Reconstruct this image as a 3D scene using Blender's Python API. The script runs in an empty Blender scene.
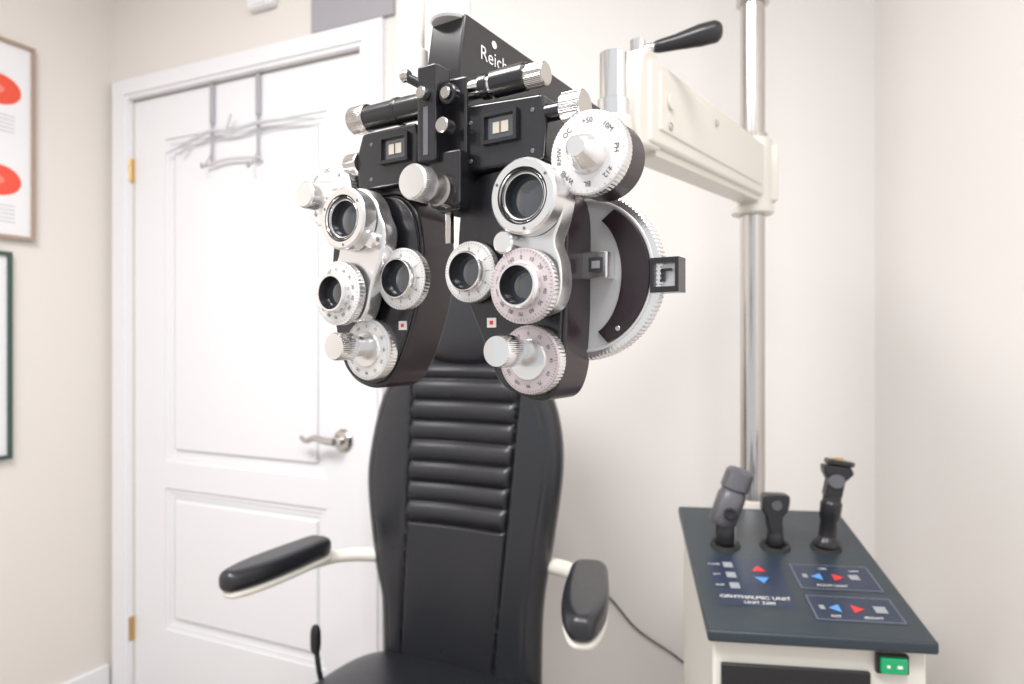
import bpy, bmesh, math, random
from mathutils import Vector, Matrix
random.seed(3)
COL=bpy.context.scene.collection
CZ=1.21
# ------------------------------------------------------------------ materials
def mat(name,col,rough=.5,metal=0.,bump=0.,bscale=200.,coat=0.,var=0.,emit=0.,spec=None,aniso=0.):
    m=bpy.data.materials.new(name); m.use_nodes=True; nt=m.node_tree; b=nt.nodes['Principled BSDF']
    b.inputs['Base Color'].default_value=(*col,1); b.inputs['Roughness'].default_value=rough; b.inputs['Metallic'].default_value=metal
    b.inputs['Coat Weight'].default_value=coat
    if spec is not None: b.inputs['Specular IOR Level'].default_value=spec
    if aniso: b.inputs['Anisotropic'].default_value=aniso
    tc=nt.nodes.new('ShaderNodeTexCoord')
    n=nt.nodes.new('ShaderNodeTexNoise'); n.inputs['Scale'].default_value=bscale; n.inputs['Detail'].default_value=4
    nt.links.new(tc.outputs['Object'],n.inputs['Vector'])
    if bump:
        bp=nt.nodes.new('ShaderNodeBump'); bp.inputs['Strength'].default_value=bump; bp.inputs['Distance'].default_value=.002
        nt.links.new(n.outputs['Fac'],bp.inputs['Height']); nt.links.new(bp.outputs['Normal'],b.inputs['Normal'])
    if var:
        n2=nt.nodes.new('ShaderNodeTexNoise'); n2.inputs['Scale'].default_value=bscale*.15
        nt.links.new(tc.outputs['Object'],n2.inputs['Vector'])
        r=nt.nodes.new('ShaderNodeMapRange'); r.inputs['To Min'].default_value=max(0,rough-var); r.inputs['To Max'].default_value=rough+var
        nt.links.new(n2.outputs['Fac'],r.inputs['Value']); nt.links.new(r.outputs['Result'],b.inputs['Roughness'])
    if emit:
        b.inputs['Emission Color'].default_value=(*col,1); b.inputs['Emission Strength'].default_value=emit
    return m
M_wall=mat('wall_paint_beige',(.75,.71,.67),.6,bump=.12,bscale=150)
M_wall2=mat('wall_paint_light',(.82,.795,.775),.6,bump=.12,bscale=150)
M_ceil=mat('ceiling_paint',(.86,.86,.86),.8)
M_floor=mat('floor_vinyl',(.34,.30,.27),.45,bump=.1,bscale=30)
M_door=mat('door_paint_white',(.81,.81,.835),.35,bump=.05,bscale=60)
M_grey=mat('grey_flat',(.36,.35,.38),.6,bump=.1)
M_silver=mat('satin_aluminium',(.80,.79,.79),.24,.92,var=.06,bscale=300)
M_chrome=mat('polished_chrome',(.80,.80,.80),.12,1.,var=.03)
M_steel=mat('brushed_steel',(.58,.56,.54),.20,1.,var=.05)
M_dial=mat('dial_white',(.74,.73,.73),.33,.35)
M_disc=mat('disc_matte_silver',(.66,.66,.67),.45,.25)
M_pinkrefl=mat('dial_pink_reflection',(.57,.50,.515),.33,.4)  # right dial faces; pinkish reflection put into the base colour
M_black=mat('black_anodised',(.010,.010,.013),.25,bump=.04,bscale=900,spec=.55,coat=.2)
M_side=mat('black_plum_enamel',(.022,.011,.016),.32,coat=.15)
M_ink=mat('engraving_ink',(.03,.03,.03),.6)
M_whiteink=mat('white_lettering',(.85,.85,.85),.6)
M_red=mat('red_marker',(.70,.04,.04),.4)
M_blue=mat('blue_marker',(.10,.30,.70),.4)
M_glass=mat('lens_glass_dark',(.025,.03,.04),.03,coat=1.,spec=1.)
M_amber=mat('amber_window',(.46,.42,.36),.2,coat=.5)
M_cream=mat('cream_enamel',(.75,.725,.665),.32,bump=.03,bscale=200)
M_leather=mat('black_leather',(.013,.014,.019),.30,bump=.20,bscale=420,var=.05,spec=.65)
M_slate=mat('slate_plastic',(.025,.037,.048),.32,bump=.12,bscale=900)
M_panel=mat('control_label_navy',(.022,.034,.065),.35)
M_btn=mat('grey_button',(.30,.32,.35),.5)
M_green=mat('green_rocker',(.0,.30,.11),.25,coat=.5,emit=.2)
M_plastic=mat('dark_plastic',(.015,.015,.018),.28)
M_gun=mat('gunmetal',(.16,.16,.18),.33,.6)
M_brass=mat('brass',(.62,.42,.18),.3,1.)
M_frame=mat('beige_frame_wood',(.38,.28,.22),.45,bump=.1)
M_frame2=mat('dark_green_frame',(.04,.08,.07),.4)
M_paper=mat('poster_paper',(.80,.80,.81),.5)
M_orange=mat('poster_red',(.80,.09,.05),.5)
M_lred=mat('poster_light_red',(.84,.24,.18),.5)
M_rubber=mat('black_rubber',(.02,.02,.02),.7)
M_wire=mat('hook_metal',(.46,.46,.50),.4,.4)
M_branch=mat('hook_branch',(.62,.62,.65),.5,.2)

# ------------------------------------------------------------------ mesh helpers
def group(name,loc=(0,0,0),rz=0):
    e=bpy.data.objects.new(name,None); e.empty_display_size=.05; COL.objects.link(e)
    e.location=loc; e.rotation_euler=(0,0,math.radians(rz)); return e
def finish(name,bm,mats,parent=None,smooth=True,ang=32,loc=(0,0,0),rot=(0,0,0),bevel=0,seg=3):
    bmesh.ops.recalc_face_normals(bm,faces=bm.faces)
    for f in bm.faces: f.smooth=smooth
    if smooth:
        for e in bm.edges:
            if len(e.link_faces)==2 and e.calc_face_angle(0)>math.radians(ang): e.smooth=False
    me=bpy.data.meshes.new(name); bm.to_mesh(me); bm.free()
    if not isinstance(mats,(list,tuple)): mats=[mats]
    for m in mats: me.materials.append(m)
    o=bpy.data.objects.new(name,me); COL.objects.link(o)
    if parent: o.parent=parent
    o.location=loc; o.rotation_euler=rot
    if bevel:
        md=o.modifiers.new('bevel','BEVEL'); md.width=bevel; md.segments=seg; md.limit_method='ANGLE'; md.angle_limit=math.radians(35); md.harden_normals=False
        for p in me.polygons: p.use_smooth=True
        a=me.attributes.get('sharp_edge')
        if a: me.attributes.remove(a)
        w=o.modifiers.new('wn','WEIGHTED_NORMAL'); w.keep_sharp=False
    return o
def box(name,x0,x1,y0,y1,z0,z1,m,parent=None,bevel=0,loc=(0,0,0),rot=(0,0,0),seg=3):
    bm=bmesh.new(); bmesh.ops.create_cube(bm,size=1)
    for v in bm.verts:
        v.co=Vector(((x0+x1)/2+v.co.x*(x1-x0),(y0+y1)/2+v.co.y*(y1-y0),(z0+z1)/2+v.co.z*(z1-z0)))
    return finish(name,bm,m,parent,smooth=bool(bevel),bevel=bevel,loc=loc,rot=rot,seg=seg)
def boxes(name,lst,m,parent=None,bevel=0,loc=(0,0,0),rot=(0,0,0)):
    bm=bmesh.new()
    for (x0,x1,y0,y1,z0,z1) in lst:
        r=bmesh.ops.create_cube(bm,size=1)
        for v in r['verts']:
            v.co=Vector(((x0+x1)/2+v.co.x*(x1-x0),(y0+y1)/2+v.co.y*(y1-y0),(z0+z1)/2+v.co.z*(z1-z0)))
    return finish(name,bm,m,parent,smooth=False,bevel=bevel,loc=loc,rot=rot)
AX={'-y':lambda a,b,h:(a,-h,b),'y':lambda a,b,h:(a,h,b),'x':lambda a,b,h:(h,a,b),'z':lambda a,b,h:(a,b,h),'-x':lambda a,b,h:(-h,a,b)}
def lathe(name,prof,mats,parent=None,loc=(0,0,0),axis='-y',n=56,rot=(0,0,0),flute=0,fd=.03):
    """prof: (r,h[,mat[,knurled]]) ; material index applies to the band ending at this point."""
    bm=bmesh.new(); f=AX[axis]; rings=[]
    if flute: n=flute*4
    for p in prof:
        r,h=p[0],p[1]
        if r<1e-6: rings.append([bm.verts.new(f(0,0,h))])
        else:
            ring=[]
            for i in range(n):
                rr=r
                if flute and len(p)>3 and p[3]: rr=r*(1-fd*(1 if i%4 in(0,1) else 0))
                a=2*math.pi*i/n
                ring.append(bm.verts.new(f(rr*math.cos(a),rr*math.sin(a),h)))
            rings.append(ring)
    for k in range(1,len(rings)):
        A,B=rings[k-1],rings[k]; mi=prof[k][2] if len(prof[k])>2 else 0
        for i in range(n):
            j=(i+1)%n
            if len(A)==1 and len(B)==1: break
            if len(A)==1: fc=bm.faces.new((A[0],B[i],B[j]))
            elif len(B)==1: fc=bm.faces.new((A[i],A[j],B[0]))
            else: fc=bm.faces.new((A[i],A[j],B[j],B[i]))
            fc.material_index=mi
    return finish(name,bm,mats,parent,loc=loc,rot=rot)
def cyl(name,r,h0,h1,m,parent=None,loc=(0,0,0),axis='-y',bev=.001,n=48,rot=(0,0,0),flute=0,fd=.025):
    return lathe(name,[(0,h0),(r-bev,h0,0),(r,h0+bev,0,1),(r,h1-bev,0,1),(r-bev,h1,0),(0,h1,0)],m,parent,loc,axis,n,rot,flute,fd)
def smooth_pts(pts,k=6):
    out=[]; n=len(pts)
    for i in range(n):
        p0,p1,p2,p3=[Vector(pts[(i+j-1)%n]) for j in range(4)]
        for t in range(k):
            t/=k
            out.append(tuple(.5*((2*p1)+(-p0+p2)*t+(2*p0-5*p1+4*p2-p3)*t*t+(-p0+3*p1-3*p2+p3)*t**3)))
    return out
def prism(name,pts,d0,d1,m,parent=None,bevel=0,smooth=0,plane='xz',loc=(0,0,0),rot=(0,0,0),side=None,seg=3):
    if smooth: pts=smooth_pts(pts,smooth)
    bm=bmesh.new()
    g=(lambda p,d:(p[0],d,p[1])) if plane=='xz' else ((lambda p,d:(p[0],p[1],d)) if plane=='xy' else (lambda p,d:(d,p[0],p[1])))
    A=[bm.verts.new(g(p,d0)) for p in pts]; B=[bm.verts.new(g(p,d1)) for p in pts]
    bm.faces.new(A); bm.faces.new(B[::-1])
    for i in range(len(pts)):
        j=(i+1)%len(pts); f=bm.faces.new((A[i],B[i],B[j],A[j]))
        if side is not None: f.material_index=1
    ms=[m,side] if side is not None else m
    return finish(name,bm,ms,parent,bevel=bevel,loc=loc,rot=rot,seg=seg)
def tube(name,pts,r,m,parent=None,n=12,smooth=6,loc=(0,0,0),rs=None,rot=(0,0,0)):
    P=[Vector(p) for p in pts]
    Q=[];R=[]
    rr=rs or [r]*len(P)
    if smooth and len(P)>2:
        for i in range(len(P)-1):
            p0=P[max(i-1,0)];p1=P[i];p2=P[i+1];p3=P[min(i+2,len(P)-1)]
            for k in range(smooth):
                t=k/smooth
                Q.append(.5*((2*p1)+(-p0+p2)*t+(2*p0-5*p1+4*p2-p3)*t*t+(-p0+3*p1-3*p2+p3)*t**3)); R.append(rr[i]*(1-t)+rr[i+1]*t)
        Q.append(P[-1]);R.append(rr[-1])
    else: Q=P;R=rr
    bm=bmesh.new(); rings=[]; up=None
    for i,q in enumerate(Q):
        d=(Q[min(i+1,len(Q)-1)]-Q[max(i-1,0)]).normalized()
        if up is None: up=Vector((0,0,1)) if abs(d.z)<.9 else Vector((1,0,0))
        s=d.cross(up).normalized(); up=s.cross(d).normalized()
        rings.append([bm.verts.new(q+R[i]*(math.cos(2*math.pi*k/n)*s+math.sin(2*math.pi*k/n)*up)) for k in range(n)])
    for a,b in zip(rings,rings[1:]):
        for k in range(n): bm.faces.new((a[k],a[(k+1)%n],b[(k+1)%n],b[k]))
    bm.faces.new(rings[0][::-1]); bm.faces.new(rings[-1])
    return finish(name,bm,m,parent,loc=loc,rot=rot,ang=50)
def add_text(bm,body,size,xf):
    cu=bpy.data.curves.new('tmp','FONT'); cu.body=body; cu.size=size; cu.align_x='CENTER'; cu.align_y='CENTER'; cu.resolution_u=3
    ob=bpy.data.objects.new('tmp',cu); COL.objects.link(ob); bpy.context.view_layer.update()
    me=bpy.data.meshes.new_from_object(ob.evaluated_get(bpy.context.evaluated_depsgraph_get()))
    vs=[bm.verts.new(xf(v.co)) for v in me.vertices]
    for p in me.polygons:
        try: bm.faces.new([vs[i] for i in p.vertices])
        except ValueError: pass
    bpy.data.objects.remove(ob); bpy.data.meshes.remove(me); bpy.data.curves.remove(cu)
def scale_marks(name,cx,cz,y,r0,r1,n,parent,labels=None,lr=0,ls=.004,w=.0004,major=5,m=None,a0=0,a1=360):
    """engraved graduation ring facing local -y"""
    bm=bmesh.new()
    for i in range(n):
        a=math.radians(a0+(a1-a0)*i/n); ra=r0 if i%major==0 else r0+(r1-r0)*.4
        d=Vector((math.sin(a),0,math.cos(a))); s=Vector((d.z,0,-d.x))*w/2; c=Vector((cx,y,cz))
        bm.faces.new([bm.verts.new(c+d*ra-s),bm.verts.new(c+d*ra+s),bm.verts.new(c+d*r1+s),bm.verts.new(c+d*r1-s)])
    if labels:
        for i,t in enumerate(labels):
            a=math.radians(a0+(a1-a0)*i/len(labels)); ca,sa=math.cos(a),math.sin(a)
            def xf(v,ca=ca,sa=sa):
                lx,lz=v.x,v.y+lr
                return Vector((cx+lx*ca+lz*sa,y,cz-lx*sa+lz*ca))
            add_text(bm,t,ls,xf)
    return finish(name,bm,m or M_ink,parent,smooth=False)

# ------------------------------------------------------------------ room shell
A25=25.1; ca,sa=math.cos(math.radians(A25)),math.sin(math.radians(A25))
CORN=Vector((-1.377,2.357,0))
def room(a,b,z=0): return (CORN.x+a*ca+b*sa, CORN.y-a*sa+b*ca, z)
H=2.62
R25=(0,0,-math.radians(A25))
DW=.965
boxes('wall_back',[(-.1,.098,0,.1,0,H),(.098,.098+DW,0,.1,2.03,H),(.098+DW,1.175,0,.1,0,H)],M_wall,loc=room(0,0),rot=R25)
box('wall_left',-.1,0,-3.2,0,0,H,M_wall,loc=room(0,0),rot=R25)
box('wall_behind_chair',-.313,1.09,1.859,1.96,0,H,M_wall2)
box('wall_right',.989,1.09,-1.0,1.859,0,H,M_wall2)
box('floor',-3.3,1.3,-1.2,2.8,-.05,0,M_floor)
box('ceiling',-3.3,1.3,-1.2,2.8,H,H+.05,M_ceil)
box('baseboard_left',0,.014,-3.2,-.02,0,.11,M_door,loc=room(0,0),rot=R25,bevel=.004)
box('baseboard_back',-.30,.985,1.845,1.859,0,.11,M_door,bevel=.004)
box('baseboard_right',.975,.989,-1.0,1.845,0,.11,M_door,bevel=.004)
# door casing
DO=room(.098,0)
boxes('trim_1',[(-.078,0,-.018,0,0,2.095),(DW,DW+.075,-.018,0,0,2.095),(0,DW,-.018,0,2.03,2.095)],M_door,loc=DO,rot=R25)
boxes('trim_2',[(-.066,-.012,-.024,-.018,0,2.083),(DW+.012,DW+.063,-.024,-.018,0,2.083),(-.012,DW+.012,-.024,-.018,2.042,2.083)],M_door,loc=DO,rot=R25)
# door
door=group('door_1',DO,-A25)
PL,PR=.152,.828; MB,MT=.728,.815
box('slab_core',.003,DW-.003,.022,.045,.006,2.025,M_door,door)
boxes('stiles_and_rails',[(.003,PL,.008,.022,.006,2.025),(PR,DW-.003,.008,.022,.006,2.025),(PL,PR,.008,.022,.006,.26),(PL,PR,.008,.022,MB,MT),(PL,PR,.008,.022,1.88,2.025)],M_door,door)
for i,(z0,z1) in enumerate([(.26,MB),(MT,1.88)]):
    for k,(a,b,y) in enumerate([(0,.016,.014),(.016,.03,.018)]):
        boxes('panel_moulding_%d_%d'%(i,k),[(PL+a,PL+b,y,.022,z0+a,z1-a),(PR-b,PR-a,y,.022,z0+a,z1-a),(PL+b,PR-b,y,.022,z0+a,z0+b),(PL+b,PR-b,y,.022,z1-b,z1-a)],M_door,door)
    box('raised_panel_%d'%i,PL+.04,PR-.04,.011,.024,z0+.04,z1-.04,M_door,door,bevel=.007)
for i,z in enumerate((1.79,.24)):
    box('hinge_plate_%d'%i,-.002,.004,-.006,.010,z-.04,z+.04,M_brass,door,bevel=.001)
    cyl('hinge_barrel_%d'%i,.0045,z-.04,z+.04,M_brass,door,loc=(0,-.008,0),axis='z',n=16)
lathe('handle_rose',[(0,0),(.033,0),(.033,.005),(.026,.012),(.012,.014),(.011,.045),(0,.045)],M_steel,door,loc=(.890,.008,.93))
tube('handle_lever',[(.890,-.037,.93),(.862,-.04,.932),(.825,-.04,.938),(.79,-.036,.928),(.768,-.032,.937)],.009,M_steel,door,rs=[.012,.010,.009,.008,.006])
# over-door hook rack
rack=group('over_door_coat_rack',DO,-A25)
for i,(x,zb) in enumerate(((.377,1.784),(.571,1.765))):
    boxes('strap_%d'%i,[(x-.008,x+.008,-.003,.003,1.90,2.024),(x-.004,x+.004,-.003,.0,zb-.01,1.905)],M_wire,rack)
    tube('hook_%d'%i,[(x,-.003,zb+.02),(x-.012,-.012,zb-.01),(x-.01,-.03,zb-.03),(x+.005,-.045,zb-.02)],.003,M_wire,rack)
tube('branch_bar',[(.176,-.008,1.825),(.27,-.01,1.848),(.377,-.01,1.872),(.47,-.012,1.862),(.571,-.01,1.872),(.68,-.01,1.868),(.80,-.01,1.855)],.006,M_branch,rack,rs=[.002,.005,.006,.005,.006,.004,.002])
tube('lower_bar',[(.36,-.008,1.765),(.45,-.008,1.777),(.59,-.008,1.768)],.0045,M_branch,rack)
tube('twig_0',[(.30,-.01,1.855),(.25,-.012,1.815)],.0035,M_branch,rack,smooth=0)
tube('twig_1',[(.45,-.012,1.862),(.48,-.02,1.91)],.0035,M_branch,rack,smooth=0)
# plain flat grey slab on wall above door, detector
box('grey_slab',.885,1.17,-.012,0,2.10,2.6,M_grey,loc=room(0,0),rot=R25,bevel=.002)
det=group('motion_sensor',room(.70,0,2.225),-A25)
box('housing',-.05,.05,-.03,0,-.015,.05,M_door,det,bevel=.008)
box('lens_window',-.025,.025,-.033,-.028,-.008,.012,M_paper,det,bevel=.002)
# posters on left wall
def poster(name,y1,y0,z0,z1,fm,fw):
    g=group(name,room(0,0,0),-A25)
    boxes('frame',[(0.001,.02,y0,y1,z1-fw,z1),(0.001,.02,y0,y1,z0,z0+fw),(0.001,.02,y0,y0+fw,z0+fw,z1-fw),(0.001,.02,y1-fw,y1,z0+fw,z1-fw)],fm,g)
    box('print',0.002,.012,y0+fw,y1-fw,z0+fw,z1-fw,M_paper,g); return g
p1=poster('eye_anatomy_poster',-.264,-.72,1.52,2.115,M_frame,.011)
def disc_x(name,y,z,ry,rz,m,parent,x=.0125,n=40):
    bm=bmesh.new(); bm.faces.new([bm.verts.new((x,y+ry*math.cos(2*math.pi*i/n),z+rz*math.sin(2*math.pi*i/n))) for i in range(n)])
    return finish(name,bm,m,parent,smooth=False)
for i,z in enumerate((1.962,1.692)):
    disc_x('eye_shape_%d'%i,-.368,z,.066,.046,M_orange,p1); disc_x('eye_core_%d'%i,-.385,z,.036,.016,M_lred,p1,.0129)
    disc_x('eye_shapeb_%d'%i,-.56,z,.066,.046,M_orange,p1); disc_x('eye_coreb_%d'%i,-.565,z,.036,.016,M_lred,p1,.0129)
    boxes('caption_%d'%i,[(.0121,.0124,-.41,-.32,z-.075-.012*k,z-.073-.012*k) for k in range(5)],M_btn,p1)
p2=poster('framed_certificate',-.330,-.75,.86,1.48,M_frame2,.012)
boxes('text_lines',[(.0121,.0124,-.66,-.42,1.35-.05*k,1.357-.05*k) for k in range(7)],M_btn,p2)
tube('power_cable',[(.06,1.85,CZ-.55),(.12,1.85,CZ-.60),(.25,1.85,CZ-.68),(.34,1.85,CZ-.78),(.46,1.85,CZ-.865),(.55,1.82,CZ-.95),(.6,1.75,CZ-1.1)],.0025,M_rubber,n=8)

# ------------------------------------------------------------------ exam chair
chair=group('exam_chair',(-.114,1.5,CZ),-25)
def interp(tab,z):
    if z>=tab[0][0]: return tab[0][1]
    for (a,b),(c,d) in zip(tab,tab[1:]):
        if c<=z<=a: return b+(d-b)*(a-z)/(a-c)
    return tab[-1][1]
def dens(tab,k=8):
    out=[]
    for i in range(len(tab)-1):
        p0,p1,p2,p3=[Vector(tab[min(max(i+j,0),len(tab)-1)]) for j in (-1,0,1,2)]
        for s in range(k):
            t=s/k; q=.5*((2*p1)+(-p0+p2)*t+(2*p0-5*p1+4*p2-p3)*t*t+(-p0+3*p1-3*p2+p3)*t**3); out.append((q.x,q.y))
    out.append(tab[-1]); return out
TL=dens([(-.02,.0),(-.025,-.05),(-.040,-.115),(-.072,-.165),(-.135,-.205),(-.253,-.236),(-.347,-.242),(-.508,-.222),(-.598,-.203),(-.78,-.20)])
TR=dens([(-.02,.02),(-.025,.08),(-.040,.15),(-.08,.198),(-.16,.230),(-.263,.238),(-.409,.218),(-.536,.196),(-.651,.190),(-.78,.19)])
def backrest():
    bm=bmesh.new(); NZ=360; NU=130
    F=[];B=[]
    for i in range(NZ+1):
        z=-.02-.76*(i/NZ); xl=interp(TL,z); xr=interp(TR,z)
        sl=-.100+(-.138+.100)*((-.08-z)/.635); sr=.160+(.098-.160)*((-.06-z)/.61)
        fr=[];bk=[]
        edge=min(1,(i/NZ)*18)
        for j in range(NU+1):
            u=.5-.5*math.cos(math.pi*j/NU); x=xl+(xr-xl)*u
            q=abs(2*u-1)
            h=(1-q**4.2)**.5*.046*math.sqrt(min(1,edge))
            y=-h
            y+= .018*math.exp(-((x-(sl+sr)/2)/.13)**2)
            inn= 1/(1+math.exp(-(x-sl-.004)/.0012))*1/(1+math.exp((x-sr+.004)/.0012))
            if -.395<z<-.035:
                ph=((-.035-z)/.045)%1
                y+= inn*(-.014*math.sin(math.pi*ph)**.6+.006)
            for s0 in (sl,sr): y+=.010*math.exp(-((x-s0)/.0035)**2)
            y+= .007*math.exp(-((z+.397)/.003)**2)*inn
            for s0 in (xl+.028,xr-.028): y+=.0025*math.exp(-((x-s0)/.002)**2)
            fr.append(bm.verts.new((x,y,z)))
            bk.append(bm.verts.new((x,.012+.05*(1-q**4)*min(1,edge),z)))
        F.append(fr);B.append(bk)
    for i in range(NZ):
        for j in range(NU):
            bm.faces.new((F[i][j],F[i][j+1],F[i+1][j+1],F[i+1][j])); bm.faces.new((B[i][j],B[i+1][j],B[i+1][j+1],B[i][j+1]))
        bm.faces.new((F[i][0],F[i+1][0],B[i+1][0],B[i][0])); bm.faces.new((F[i][NU],B[i][NU],B[i+1][NU],F[i+1][NU]))
    for j in range(NU):
        bm.faces.new((F[0][j],B[0][j],B[0][j+1],F[0][j+1])); bm.faces.new((F[NZ][j],F[NZ][j+1],B[NZ][j+1],B[NZ][j]))
    return finish('backrest',bm,M_leather,chair,ang=60)
backrest()
def cushion(name,sx,sy,sz,loc,parent,m,p=3.2,rot=(0,0,0),n=48):
    bm=bmesh.new()
    def se(c,e): return math.copysign(abs(c)**e,c)
    e=2/p; rings=[]
    for i in range(n//2+1):
        th=-math.pi/2+math.pi*i/(n//2)
        if i in(0,n//2): rings.append([bm.verts.new((0,0,sz*(1 if i else -1)))]); continue
        rings.append([bm.verts.new((sx*se(math.cos(th),e)*se(math.cos(2*math.pi*k/n),e),sy*se(math.cos(th),e)*se(math.sin(2*math.pi*k/n),e),sz*se(math.sin(th),e))) for k in range(n)])
    for A,B in zip(rings,rings[1:]):
        for k in range(n):
            j=(k+1)%n
            if len(A)==1: bm.faces.new((A[0],B[j],B[k]))
            elif len(B)==1: bm.faces.new((A[k],A[j],B[0]))
            else: bm.faces.new((A[k],A[j],B[j],B[k]))
    return finish(name,bm,m,parent,loc=loc,rot=rot,ang=80)
cushion('headrest',.115,.045,.095,(.022,-.005,.045),chair,M_leather,2.6)
boxes('headrest_posts',[(-.03,-.015,.0,.015,-.08,.0),(.06,.075,.0,.015,-.08,.0)],M_steel,chair)
cushion('seat_cushion',.245,.26,.060,(-.003,-.235,-.752),chair,M_leather,4.5)
box('seat_pan',-.22,.22,-.46,.02,-.83,-.80,M_plastic,chair,bevel=.01)
box('back_hinge_bar',-.17,.17,.03,.06,-.83,-.60,M_plastic,chair,bevel=.008)
lathe('pedestal',[(0,-CZ),(.24,-CZ),(.24,-CZ+.03),(.20,-CZ+.05),(.09,-CZ+.06),(.08,-.83),(0,-.83)],M_cream,chair,loc=(0,-.2,0),axis='z')
box('footrest',-.16,.16,-.72,-.50,-1.08,-1.05,M_plastic,chair,bevel=.01)
boxes('footrest_struts',[(-.12,-.09,-.60,-.40,-1.07,-1.05),(.09,.12,-.60,-.40,-1.07,-1.05),(-.12,-.09,-.43,-.40,-1.07,-.80),(.09,.12,-.43,-.40,-1.07,-.80)],M_steel,chair)
PAD=[(-.030,.0),(-.036,-.06),(-.038,-.14),(-.034,-.21),(-.020,-.262),(0,-.272),(.020,-.262),(.034,-.21),(.038,-.14),(.036,-.06),(.030,.0),(0,.012)]
def arm(nm,px,py,pz,rz,sg,brk):
    g=bpy.data.objects.new(nm,None); COL.objects.link(g); g.parent=chair; g.location=(px,py,pz); g.rotation_euler=(0,0,math.radians(rz))
    prism(nm+'_pad',PAD,-.014,.028,M_leather,g,bevel=.018,smooth=5,plane='xy',seg=5)
    prism(nm+'_shell',[(a*.96,b*.97) for a,b in PAD],-.026,-.012,M_cream,g,bevel=.006,smooth=5,plane='xy')
    tube(nm+'_bracket',brk,.014,M_cream,g,rs=[.010,.015,.015,.017,.018])
arm('armrest_l',-.300,-.104,-.462,0,-1,[(0,-.10,-.024),(0,.0,-.028),(.02,.045,-.028),(.06,.085,-.030),(.11,.115,-.036)])
arm('armrest_r',.333,-.105,-.430,16,1,[(0,-.10,-.024),(0,.0,-.028),(-.015,.06,-.030),(-.05,.12,-.034),(-.10,.165,-.040)])
tube('recline_lever',[(-.25,-.15,-.76),(-.265,-.15,-.71),(-.272,-.15,-.665)],.006,M_plastic,chair,smooth=0)
cushion('recline_lever_grip',.011,.009,.032,(-.274,-.15,-.645),chair,M_plastic,3)

# ------------------------------------------------------------------ phoropter
PH=group('phoropter',(-.0382,.58,CZ),-33)
BR=[(14,143),(55,144),(80,131),(93,106),(94,60),(93,10),(88,-28),(76,-46),(52,-44),(31,-34),(14,2),(-2,36),(-11,65),(-12,95),(-6,125)]
BL=[(-100,138),(-76,134),(-59,116),(-53,90),(-54,60),(-60,28),(-76,-12),(-95,-38),(-120,-43),(-148,-28),(-163,15),(-168,70),(-162,108),(-140,133)]
def body(nm,P):
    pts=[(x/1000,z/1000) for x,z in P]
    prism(nm+'_body',pts,.004,.052,M_black,PH,bevel=.003,smooth=5,side=M_side)
    cx_=sum(p[0] for p in pts)/len(pts); cz_=sum(p[1] for p in pts)/len(pts)
    prism(nm+'_faceplate',[(cx_+(a-cx_)*.95,cz_+(b-cz_)*.96) for a,b in pts],.0,.005,M_black,PH,bevel=.0015,smooth=5)
body('unit_r',BR); body('unit_l',BL)
box('hanger_plate_r',.010,.070,.006,.030,.132,.150,M_black,PH,bevel=.002); box('hanger_plate_l',-.118,-.066,.006,.030,.128,.150,M_black,PH,bevel=.002)
def ring_lens(nm,x,z,R,y,h=.015):
    lathe(nm,[(0,0),(R,0,0),(R,h-.002,0),(R-.0018,h,0),(R-.0070,h,0),(R-.0077,h-.0015,1),(R-.0105,h-.0012,1),(R-.0112,h-.003,0),(R-.0118,h-.003,0),(R-.0135,h-.009,1),(.008,h-.0075,2),(.004,h-.0068,2),(0,h-.0066,2)],[M_silver,M_black,M_glass],PH,loc=(x,y+h,z))
    lathe(nm+'_rim',[(R-.0092,0),(R-.0086,.0012),(R-.0078,.0)],M_chrome,PH,loc=(x,y+.0008,z))
    for k in range(3):
        a=math.radians(35+120*k); cyl(nm+'_screw_%d'%k,.0013,0,.0006,M_gun,PH,loc=(x+(R-.0042)*math.cos(a),y+.0002,z+(R-.0042)*math.sin(a)),bev=.0002,n=12)
def dial(nm,x,z,R,y,face,labels,n=60,ri=.61,ro=.51):
    h=.008
    lathe(nm,[(0,0),(R,0,0,1),(R,h-.001,0,1),(R*.97,h,1),(R*(ri+.02),h,1),(R*ri,h+.006,0),(R*(ri-.04),h+.0075,0),(R*ro,h+.0075,0),(R*(ro-.03),h+.005,2),(R*(ro-.12),h-.001,2),(R*.2,h+.0005,3),(0,h+.001,3)],[M_silver,face,M_black,M_glass],PH,loc=(x,y+h,z),flute=56,fd=.015)
    scale_marks(nm+'_scale',x,z,y-.0002,R*.85,R*.95,n,PH,labels,R*.74,R*.15,w=.0003)
NB=['0','10','20','30','40','50','60','70','80','90','100','120','140','160']
NC=['0','1','2','3','4','5','6','5','4','3','2','1']
ND=['0','15','30','45','60','75','90','105','120','135','150','165']
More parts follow.
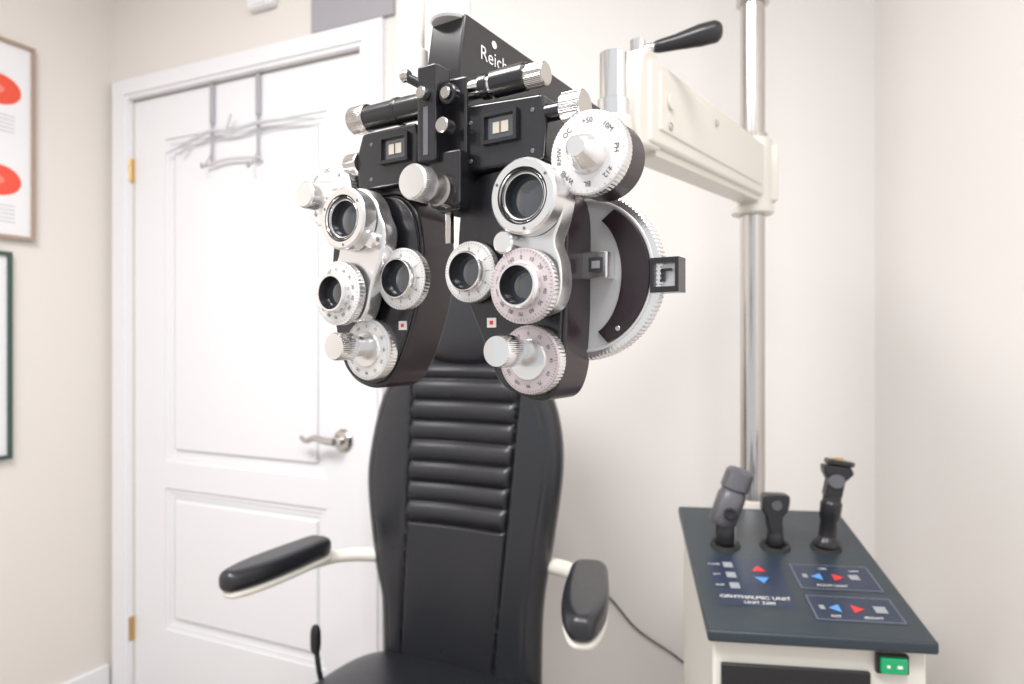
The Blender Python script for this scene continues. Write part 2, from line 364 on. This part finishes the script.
# -- right unit
prism('swing_casting_r',[(x/1000,z/1000) for x,z in [(55,118),(57,98),(66,90),(56,84),(52,74),(53,62),(58,50),(60,30),(75,20),(96,24),(104,40),(103,60),(98,75),(104,92),(107,112),(96,130),(78,134),(62,130)]],-.024,-.006,M_silver,PH,bevel=.003,smooth=4)
cyl('casting_post_r',.012,0,.02,M_silver,PH,loc=(.075,.0,.08))
ring_lens('ring_lens_r',.080,.108,.0285,-.040)
dial('prism_dial_r',.077,.042,.0285,-.036,M_pinkrefl,NB)
lathe('casting_knob_r',[(0,0),(.009,0),(.009,.012,0,1),(.0075,.014),(0,.0145)],M_silver,PH,loc=(.061,-.024,.0755),flute=30,fd=.02)
def axis_dial(nm,x,z,R,face,kx,kz):
    lathe('axis_dial_'+nm,[(0,0),(R,0,0,1),(R,.009,0,1),(R-.001,.011,1),(.0165,.011,1),(.0155,.013,0),(.0,.013,0)],[M_silver,face],PH,loc=(x,.0,z),flute=56,fd=.015)
    scale_marks('axis_dial_scale_'+nm,x,z,-.0112,R-.0042,R-.0014,72,PH,ND,R-.0070,.0038,major=6,w=.0003)
    lathe('axis_knob_'+nm,[(0,.0),(.0095,0),(.0095,.011),(.0125,.013,0,1),(.0125,.031,0,1),(.0115,.033),(0,.0333)],M_chrome,PH,loc=(kx,-.011,kz),flute=48,fd=.03)
axis_dial('r',.068,-.014,.0275,M_pinkrefl,.0600,-.007)
dial('aperture_dial_r',.011,.058,.0255,-.012,M_dial,NC,ri=.66,ro=.60)
# -- left unit
prism('swing_casting_l',[(x/1000,z/1000) for x,z in [(-132,122),(-134,100),(-130,84),(-138,66),(-142,48),(-138,28),(-122,20),(-104,18),(-95,28),(-88,50),(-76,76),(-72,98),(-78,112),(-84,126),(-98,138),(-118,138)]],-.024,-.006,M_silver,PH,bevel=.003,smooth=4)
cyl('casting_post_l',.012,0,.02,M_silver,PH,loc=(-.105,.0,.08))
ring_lens('ring_lens_l',-.109,.110,.028,-.040)
dial('prism_dial_l',-.120,.044,.029,-.036,M_dial,NB)
lathe('casting_knob_l',[(0,0),(.0075,0),(.0075,.006,0,1),(.006,.008),(0,.0085)],M_silver,PH,loc=(-.084,-.024,.090),flute=30,fd=.02)
axis_dial('l',-.107,-.007,.0285,M_dial,-.115,-.004)
dial('aperture_dial_l',-.064,.056,.0275,-.012,M_dial,NC,ri=.66,ro=.60)
for nm,x,z in (('r',.026,.016),('l',-.072,.015)):
    box('index_plate_'+nm,x-.0045,x+.0045,-.0012,0,z-.004,z+.004,M_dial,PH); box('index_mark_'+nm,x-.0017,x+.0017,-.0016,-.001,z-.0016,z+.0016,M_red,PH)
# auxiliary lens dials
def aux(nm,x,z,front,labels):
    lathe('aux_dial_'+nm,[(0,-.03),(.030,-.03,1),(.030,-.004,1),(.0315,-.003,0,1),(.0315,.005,0,1),(.0300,.0065,2),(.0165,.0065,2),(.0145,.011,0),(.0085,.024,0),(.007,.0255,0),(0,.0255,0)],[M_silver,M_side,M_dial],PH,loc=(x,front,z),flute=64,fd=.014)
    scale_marks('aux_letters_'+nm,x,z,front-.0068,.028,.0295,36,PH,labels,.0232,.0056,major=3,w=.0003)
aux('r',.122,.139,-.010,['+50','10M','PH','±12','BL','WMB','RMW','OC'])
aux('l',-.160,.142,-.004,['OC','R','P','+12','PH','RL','WMV','RMV'])
lathe('aux_knob_l',[(0,0),(.012,0),(.0125,.002,0,1),(.0125,.014,0,1),(.011,.016),(0,.016)],M_silver,PH,loc=(-.159,-.024,.137),flute=44,fd=.03)
# sphere power discs (behind units)
def sdisc(nm,cx,cz,sg,R):
    lathe('sphere_disc_'+nm,[(0,-.010),(R-.002,-.010),(R,-.009,0,1),(R,.0,0,1),(R-.002,.0012,1),(R-.0065,.0015,1),(R-.007,.003,0),(R-.0085,.003,0),(R-.009,.0012,2),(0,.0012,2)],[M_dial,M_silver,M_disc],PH,loc=(cx,.046,cz),flute=120,fd=.012)
    k0=R/.069
    pts=[];a0,a1=(-66,60)
    for k in range(31):
        a=math.radians(a0+(a1-a0)*k/30); pts.append((cx+sg*k0*.0595*math.cos(a),cz+k0*.0595*math.sin(a)))
    for k in range(31):
        a=math.radians(a1-(a1-a0)*k/30); pts.append((cx+sg*k0*(.0345*math.cos(a)+.0015),cz+k0*.050*math.sin(a)))
    prism('sphere_crescent_'+nm,pts,.042,.0455,M_side,PH,bevel=.0006)
    cyl('crescent_screw_'+nm,.0022,0,.001,M_steel,PH,loc=(cx+sg*.034,.042,cz-.044),bev=.0003,n=14)
    box('power_window_'+nm,cx+sg*.010-.010,cx+sg*.010+.020,.030,.045,cz-.004,cz+.018,M_silver,PH,bevel=.0015)
    box('power_window_glass_'+nm,cx+sg*.010+.004,cx+sg*.010+.017,.0292,.031,cz+.001,cz+.013,M_gun,PH,bevel=.0004)
    boxes('power_readout_'+nm,[(cx+sg*.010+.007,cx+sg*.010+.014,.0286,.0293,cz+.004,cz+.010)],M_dial,PH)
sdisc('r',.086,.055,1,.0705); sdisc('l',-.128,.055,-1,.066)
# cornea alignment device on right end
box('aligner_stem',.140,.153,.050,.056,.048,.056,M_black,PH)
boxes('cornea_aligner',[(.148,.171,.040,.056,.061,.0655),(.148,.171,.040,.056,.0385,.043),(.148,.151,.040,.056,.043,.061),(.168,.171,.040,.056,.043,.061)],M_black,PH)
box('cornea_aligner_mirror',.1515,.1675,.046,.050,.0435,.0605,M_dial,PH); boxes('cornea_aligner_sight',[(.1565,.1585,.042,.046,.047,.057),(.1565,.164,.042,.046,.055,.057)],M_black,PH)
# -- upper housings
prism('housing_r',[(.000,.142),(.080,.142),(.082,.168),(.078,.194),(.006,.198),(-.002,.180)],-.008,.034,M_black,PH,bevel=.003)
prism('housing_l',[(-.122,.141),(-.050,.141),(-.048,.180),(-.052,.194),(-.116,.194),(-.123,.175)],-.008,.034,M_black,PH,bevel=.003)
for nm,x in (('r',.040),('l',-.074)):
    boxes('gauge_bezel_'+nm,[(x-.017,x+.017,-.012,-.008,.183,.186),(x-.017,x+.017,-.012,-.008,.161,.164),(x-.017,x-.014,-.012,-.008,.164,.183),(x+.014,x+.017,-.012,-.008,.164,.183)],M_plastic,PH)
    box('gauge_recess_'+nm,x-.014,x+.014,-.0088,-.008,.164,.183,M_glass,PH)
    box('gauge_window_'+nm,x-.007,x+.008,-.0095,-.008,.169,.178,M_amber,PH); box('gauge_needle_'+nm,x,x+.0006,-.0102,-.0094,.169,.178,M_ink,PH)
    for k,(dx,dz) in enumerate(((-.030,.010),(.030,.010),(-.030,-.022),(.030,-.022))):
        cyl('housing_screw_%s_%d'%(nm,k),.0018,0,.0006,M_gun,PH,loc=(x+dx,-.008,.172+dz),bev=.0002,n=12)
# PD rods and knobs along the top
cyl('pd_rod_chrome_r',.0085,.000,.052,M_chrome,PH,loc=(0,-.002,.212),axis='x')
cyl('pd_collar_r',.0105,.018,.026,M_black,PH,loc=(0,-.002,.212),axis='x')
cyl('pd_sleeve_r',.0115,.030,.062,M_black,PH,loc=(0,-.002,.212),axis='x')
cyl('pd_knob_r',.0095,.060,.079,M_steel,PH,loc=(0,-.002,.211),axis='x',flute=40,fd=.03)
cyl('pd_rod_l',.0115,-.112,-.040,M_black,PH,loc=(0,-.002,.209),axis='x')
cyl('pd_collar_l',.0125,-.078,-.072,M_black,PH,loc=(0,-.002,.209),axis='x')
cyl('pd_knob_l',.013,-.132,-.112,M_steel,PH,loc=(0,-.002,.210),axis='x',flute=48,fd=.03)
cyl('vertex_stub_r',.007,.078,.096,M_black,PH,loc=(0,.000,.180),axis='x')
cyl('vertex_knob_r',.0125,.094,.112,M_steel,PH,loc=(0,.000,.180),axis='x',flute=48,fd=.03)
cyl('vertex_knob_l',.011,-.138,-.122,M_steel,PH,loc=(0,-.002,.168),axis='x',flute=40,fd=.03)
# -- centre carriage
prism('centre_block',[(-.034,.150),(-.030,.120),(-.022,.110),(.000,.110),(.006,.120),(.008,.150),(.008,.222),(-.034,.222)],-.012,.030,M_black,PH,bevel=.003)
box('centre_slide',-.030,-.010,-.030,-.010,.150,.230,M_black,PH,bevel=.002)
box('centre_arm_plate',-.022,.010,-.024,-.010,.112,.158,M_black,PH,bevel=.003)
box('centre_slide_groove',-.0225,-.0175,-.0305,-.029,.155,.195,M_gun,PH)
cyl('slide_screw',.005,0,.008,M_steel,PH,loc=(-.020,-.030,.205)); cyl('slide_cap',.0085,0,.008,M_black,PH,loc=(.000,-.020,.203))
cyl('slide_cap_pin',.005,0,.003,M_steel,PH,loc=(.000,-.028,.203)); cyl('lock_knob',.0065,0,.012,M_steel,PH,loc=(-.001,-.022,.176),flute=26)
lathe('level_knob',[(0,0),(.008,0),(.008,.006),(.0145,.008,0,1),(.0145,.022,0,1),(.013,.024),(0,.0245)],M_silver,PH,loc=(-.015,-.030,.128),flute=56,fd=.02)
lathe('level_bush',[(0,0),(.013,0),(.013,.012),(0,.012)],M_steel,PH,loc=(-.006,-.020,.124))
tube('small_lever',[(-.028,-.026,.216),(-.038,-.030,.222)],.004,M_black,PH,smooth=0); cyl('small_lever_tip',.005,-.046,-.038,M_steel,PH,loc=(0,-.030,.225),axis='x')
box('nose_rest_post',-.024,-.018,.0,.006,.085,.12,M_steel,PH,bevel=.001)
# -- suspension bracket running back
prism('suspension_bracket',[(-.004,.206),(-.004,.240),(.004,.283),(.30,.277),(.352,.277),(.352,.215),(.30,.206)],-.042,-.004,M_black,PH,bevel=.003,plane='yz')
bm=bmesh.new(); add_text(bm,'Reich',.018,lambda v:Vector((-.0035,.046+v.x*1.1,.256+v.y)))
finish('maker_lettering',bm,M_whiteink,PH,smooth=False)
disc_x('maker_dot',.046,.270,.004,.0035,M_whiteink,PH,-.0035,16)
lathe('tilt_knob',[(0,0),(.0165,0),(.0180,.002,0,1),(.0180,.018,0,1),(.016,.022),(0,.0225)],M_dial,PH,loc=(-.024,.008,.279),axis='z',flute=44,fd=.03)
cyl('near_point_rod_socket',.009,.215,.262,M_cream,PH,loc=(-.058,.004,0),axis='z'); tube('near_point_rod',[(-.058,.004,.25),(-.058,.004,.42)],.006,M_cream,PH,smooth=0)
box('near_point_rod_clip',-.060,-.036,.000,.012,.232,.244,M_black,PH,bevel=.002)
cyl('bracket_knob',.007,0,.012,M_gun,PH,loc=(-.004,.10,.262),axis='x')
# joint
cyl('joint_pin',.018,.290,.372,M_chrome,PH,loc=(-.023,.345,0),axis='z')
cyl('joint_collar',.021,.286,.312,M_chrome,PH,loc=(-.023,.345,0),axis='z')
cyl('joint_base',.025,.262,.288,M_cream,PH,loc=(-.023,.345,0),axis='z')

# ------------------------------------------------------------------ instrument stand
ST=group('instrument_stand',(.2956,1.03,CZ),-8)
def prismyz(name,pts,x0,x1,m,bevel=0): return prism(name,pts,x0,x1,m,ST,bevel=bevel,plane='yz')
W=.325; D=.44; K=.083/.44
prismyz('top_slab',[(0,-.435),(D,-.352),(D,-.370),(0,-.453)],0,W,M_slate,.004)
prismyz('cabinet',[(.022,-.452),(D-.01,-.372),(D-.01,-1.16),(.022,-1.16)],.010,W-.008,M_cream,.005)
prismyz('plinth',[(.05,-1.16),(D-.03,-1.16),(D-.03,-CZ),(.05,-CZ)],.03,W-.03,M_plastic)
box('front_drawer',.022,.236,.012,.022,-.70,-.490,M_plastic,ST,bevel=.002)
box('lower_drawer',.022,.236,.012,.022,-1.10,-.72,M_cream,ST,bevel=.002)
box('drawer_pull',.07,.19,.004,.012,-.60,-.59,M_steel,ST,bevel=.002)
box('switch_frame',.244,.289,.012,.023,-.490,-.461,M_plastic,ST,bevel=.002)
box('power_switch',.248,.285,.006,.016,-.487,-.464,M_green,ST,bevel=.002)
boxes('switch_mark',[(.256,.260,.0053,.0062,-.478,-.474),(.270,.277,.0053,.0062,-.478,-.474)],M_whiteink,ST)
def topz(y): return -.435+K*y
def flat(name,polys,m,off=.0004):
    bm=bmesh.new()
    for p in polys: bm.faces.new([bm.verts.new((x,y,topz(y)+off)) for x,y in p])
    return finish(name,bm,m,ST,smooth=False)
def rect(x0,x1,y0,y1): return [(x0,y0),(x1,y0),(x1,y1),(x0,y1)]
flat('label_navy',[rect(.028,.150,.070,.222),rect(.166,.302,.128,.214),rect(.166,.302,.040,.114)],M_panel,.0004)
def outl(x0,x1,y0,y1,w=.0009): return [rect(x0,x1,y0,y0+w),rect(x0,x1,y1-w,y1),rect(x0,x0+w,y0+w,y1-w),rect(x1-w,x1,y0+w,y1-w)]
flat('label_outlines',outl(.170,.298,.132,.210)+outl(.170,.298,.044,.110),M_btn,.0008)
def tri(cx,cy,dx,dy,s): return [(cx+dx*s,cy+dy*s),(cx-dx*s*.6-dy*s,cy-dy*s*.6+dx*s),(cx-dx*s*.6+dy*s,cy-dy*s*.6-dx*s)]
flat('arrows_red',[tri(.112,.186,0,1,.012),tri(.238,.170,1,0,.011),tri(.238,.076,1,0,.011)],M_red,.0012)
flat('arrows_blue',[tri(.112,.152,0,-1,.012),tri(.206,.170,-1,0,.011),tri(.206,.076,-1,0,.011)],M_blue,.0012)
flat('buttons',[rect(.054,.070,y,y+.018) for y in (.188,.154,.120)]+[rect(.258,.274,.164,.180),rect(.264,.282,.068,.086),rect(.182,.190,.165,.177),rect(.182,.190,.071,.083)],M_btn,.0012)
bm=bmesh.new()
for t,x,y,s in (('OPHTHALMIC UNIT',.088,.094,.0125),('UNIT 2200',.092,.079,.0105),('CHAIR',.038,.197,.007),('SLIT',.038,.163,.007),('AUX',.038,.129,.007),('OFF',.222,.196,.008),('ROOM LIGHT',.222,.142,.008),('LAMP',.272,.192,.007),('DIM',.200,.053,.008),('BRIGHT',.255,.053,.008)):
    add_text(bm,t,s,lambda v,x=x,y=y:Vector((x+v.x,y+v.y,topz(y+v.y)+.0014)))
finish('panel_lettering',bm,M_whiteink,ST,smooth=False)
WEL=[(.070,.272),(.161,.275),(.252,.278)]
for i,(x,y) in enumerate(WEL):
    lathe('well_%d'%i,[(.0165,.001),(.020,.005),(.026,.005),(.028,0),(.0165,0)],M_rubber,ST,loc=(x,y,topz(y)),axis='z',rot=(math.atan(K),0,0))
# pole
PX,PY=.16,.472
cyl('pole',.0255,-.42,1.30,M_steel,ST,loc=(PX,PY,0),axis='z')
box('pole_foot',PX-.06,PX+.06,D-.012,PY+.045,-1.16,-.36,M_cream,ST,bevel=.006)
cyl('pole_collar_low',.033,-.36,-.34,M_cream,ST,loc=(PX,PY,0),axis='z')
cyl('pole_cap_ring',.034,.728,.748,M_steel,ST,loc=(PX,PY,0),axis='z')
cyl('arm_clamp',.040,.285,.435,M_cream,ST,loc=(PX,PY,0),axis='z',bev=.004)
cyl('arm_collar_ring',.044,.274,.292,M_cream,ST,loc=(PX,PY,0),axis='z',bev=.003)
cyl('arm_collar_top',.031,.433,.447,M_steel,ST,loc=(PX,PY,0),axis='z')
box('clamp_side',PX+.02,PX+.050,PY-.02,PY+.02,.30,.42,M_cream,ST,bevel=.005)
# swing arm
t8=math.radians(8)
def st_local(X,Y):
    dx,dy=X-.2956,Y-1.03
    return dx*math.cos(t8)-dy*math.sin(t8), dx*math.sin(t8)+dy*math.cos(t8)
sx,sy=st_local(.152,.925); dxx,dyy=PX-sx,PY-sy; L=math.hypot(dxx,dyy); ang=math.atan2(dyy,dxx)
AR=bpy.data.objects.new('swing_arm',None); COL.objects.link(AR); AR.parent=ST; AR.location=(sx,sy,0); AR.rotation_euler=(0,0,ang)
prism('arm_beam',[(.02,.272),(.02,.385),(.05,.392),(L,.420),(L,.310)],-.030,.030,M_cream,AR,bevel=.006)
prism('arm_cover',[(.05,.295),(.05,.378),(L-.05,.402),(L-.05,.325)],-.033,.033,M_cream,AR,bevel=.003)
prism('arm_head',[(-.005,.262),(-.014,.30),(-.008,.35),(.0,.385),(.02,.402),(.055,.405),(.07,.39),(.07,.27)],-.026,.026,M_cream,AR,bevel=.006,smooth=0)
prism('arm_lower_rail',[(.06,.262),(.06,.276),(L-.03,.311),(L-.03,.297)],-.022,.022,M_cream,AR,bevel=.003)
for nm,sgn in (('n',-1),('f',1)):
    yy=sgn*.033
    cyl('arm_screw_a_'+nm,.012,0,.004,M_cream,AR,loc=(.085,yy,.343),axis='-y' if sgn<0 else 'y'); cyl('arm_screw_b_'+nm,.006,0,.003,M_steel,AR,loc=(.085,yy,.308),axis='-y' if sgn<0 else 'y'); cyl('arm_screw_c_'+nm,.006,0,.003,M_steel,AR,loc=(.30,yy,.37),axis='-y' if sgn<0 else 'y')
cyl('lever_hub',.011,.395,.425,M_chrome,AR,loc=(.045,0,0),axis='z')
LV=bpy.data.objects.new('lock_lever',None); COL.objects.link(LV); LV.parent=AR; LV.location=(.045,0,.412); LV.rotation_euler=(0,math.radians(-9),-ang+t8)
tube('lever_shank',[(-.005,0,0),(.03,0,0)],.006,M_chrome,LV,smooth=0)
tube('lever_grip',[(.022,0,0),(.03,0,0),(.055,0,.002),(.09,0,.006),(.112,0,.008),(.120,0,.008)],.012,M_plastic,LV,rs=[.006,.009,.011,.0155,.0155,.010],smooth=4)

def st_world(x,y,z): return (.2956+x*math.cos(t8)+y*math.sin(t8),1.03-x*math.sin(t8)+y*math.cos(t8),CZ+z)
g=group('retinoscope',st_world(.070,.272,topz(.272)+.002),-8); g.scale=(1.14,1.14,1.06)
lathe('handle',[(0,-.0),(.0135,-.0),(.0155,.006),(.0155,.040),(.012,.046),(0,.046)],M_plastic,g,axis='z')
lathe('head',[(0,0),(.019,0),(.0225,.006),(.023,.055),(.0205,.060),(.0205,.064),(.0235,.068),(.023,.098),(.018,.103),(0,.103)],M_gun,g,loc=(-.006,0,.036),axis='z',rot=(0,math.radians(18),0))
lathe('mirror_window',[(0,0),(.011,0),(.011,.004),(.008,.005),(0,.003)],[M_plastic],g,loc=(.004,-.022,.060))
box('sleeve_clip',.010,.016,-.006,.006,.0,.05,M_steel,g,bevel=.001)
g=group('transilluminator',st_world(.161,.275,topz(.275)+.002),-8); g.scale=(1.15,1.15,1.08)
lathe('handle',[(0,0),(.0125,0),(.014,.004),(.0125,.024),(.009,.03),(0,.03)],M_plastic,g,axis='z')
prism('head',[(-.010,.024),(-.015,.05),(-.021,.062),(-.021,.086),(-.010,.090),(.012,.090),(.021,.086),(.018,.062),(.010,.05),(.009,.024)],-.012,.012,M_plastic,g,bevel=.003,smooth=3)
cyl('window',.009,0,.003,M_glass,g,loc=(0,-.012,.072))
g=group('ophthalmoscope',st_world(.252,.278,topz(.278)+.002),-8); g.scale=(1.15,1.15,1.0)
lathe('handle',[(0,0),(.017,0),(.020,.003),(.019,.012),(.0135,.020),(.0135,.05),(.016,.055),(.0165,.082),(.014,.086),(.014,.098),(0,.098)],M_plastic,g,axis='z',rot=(0,math.radians(6),0))
prism('head',[(-.014,.0),(-.012,.03),(-.020,.044),(-.022,.058),(.020,.058),(.026,.046),(.014,.03),(.012,.0)],-.012,.012,M_plastic,g,bevel=.003,loc=(.010,0,.094),rot=(0,math.radians(6),0))
cyl('lens_wheel',.013,0,.006,M_gun,g,loc=(.012,-.012,.125),flute=24)
prism('brow_rest',[(-.018,-.012),(.018,-.012),(.028,0),(.018,.012),(-.018,.012)],0,.010,M_plastic,g,bevel=.003,plane='xy',loc=(.017,0,.152),rot=(0,math.radians(10),0))
cyl('top_cap',.009,0,.004,M_brass,g,loc=(.018,0,.161),axis='z')

# ------------------------------------------------------------------ lights
def area(name,loc,size,power,col=(1,.98,.965),rot=(0,0,0),sy=None):
    l=bpy.data.lights.new(name,'AREA'); l.energy=power; l.color=col; l.size=size
    if sy: l.shape='RECTANGLE'; l.size_y=sy
    o=bpy.data.objects.new(name,l); COL.objects.link(o); o.location=loc; o.rotation_euler=rot; return o
area('ceiling_light',(-.9,.35,2.58),.75,50)
area('ceiling_light.001',(.15,-.25,2.58),.75,32)
w=bpy.data.worlds.new('world'); bpy.context.scene.world=w; w.use_nodes=True
w.node_tree.nodes['Background'].inputs['Color'].default_value=(.97,.985,1,1); w.node_tree.nodes['Background'].inputs['Strength'].default_value=.92
# ------------------------------------------------------------------ camera
cam=bpy.data.cameras.new('camera'); cam.lens=24; cam.sensor_width=36; cam.clip_start=.02
co=bpy.data.objects.new('camera',cam); COL.objects.link(co); co.location=(0,0,CZ); co.rotation_euler=(math.pi/2,0,0)
cam.dof.use_dof=True; cam.dof.focus_distance=.54; cam.dof.aperture_fstop=6.3
bpy.context.scene.camera=co
sc=bpy.context.scene; sc.view_settings.view_transform='Standard'; sc.view_settings.exposure=0
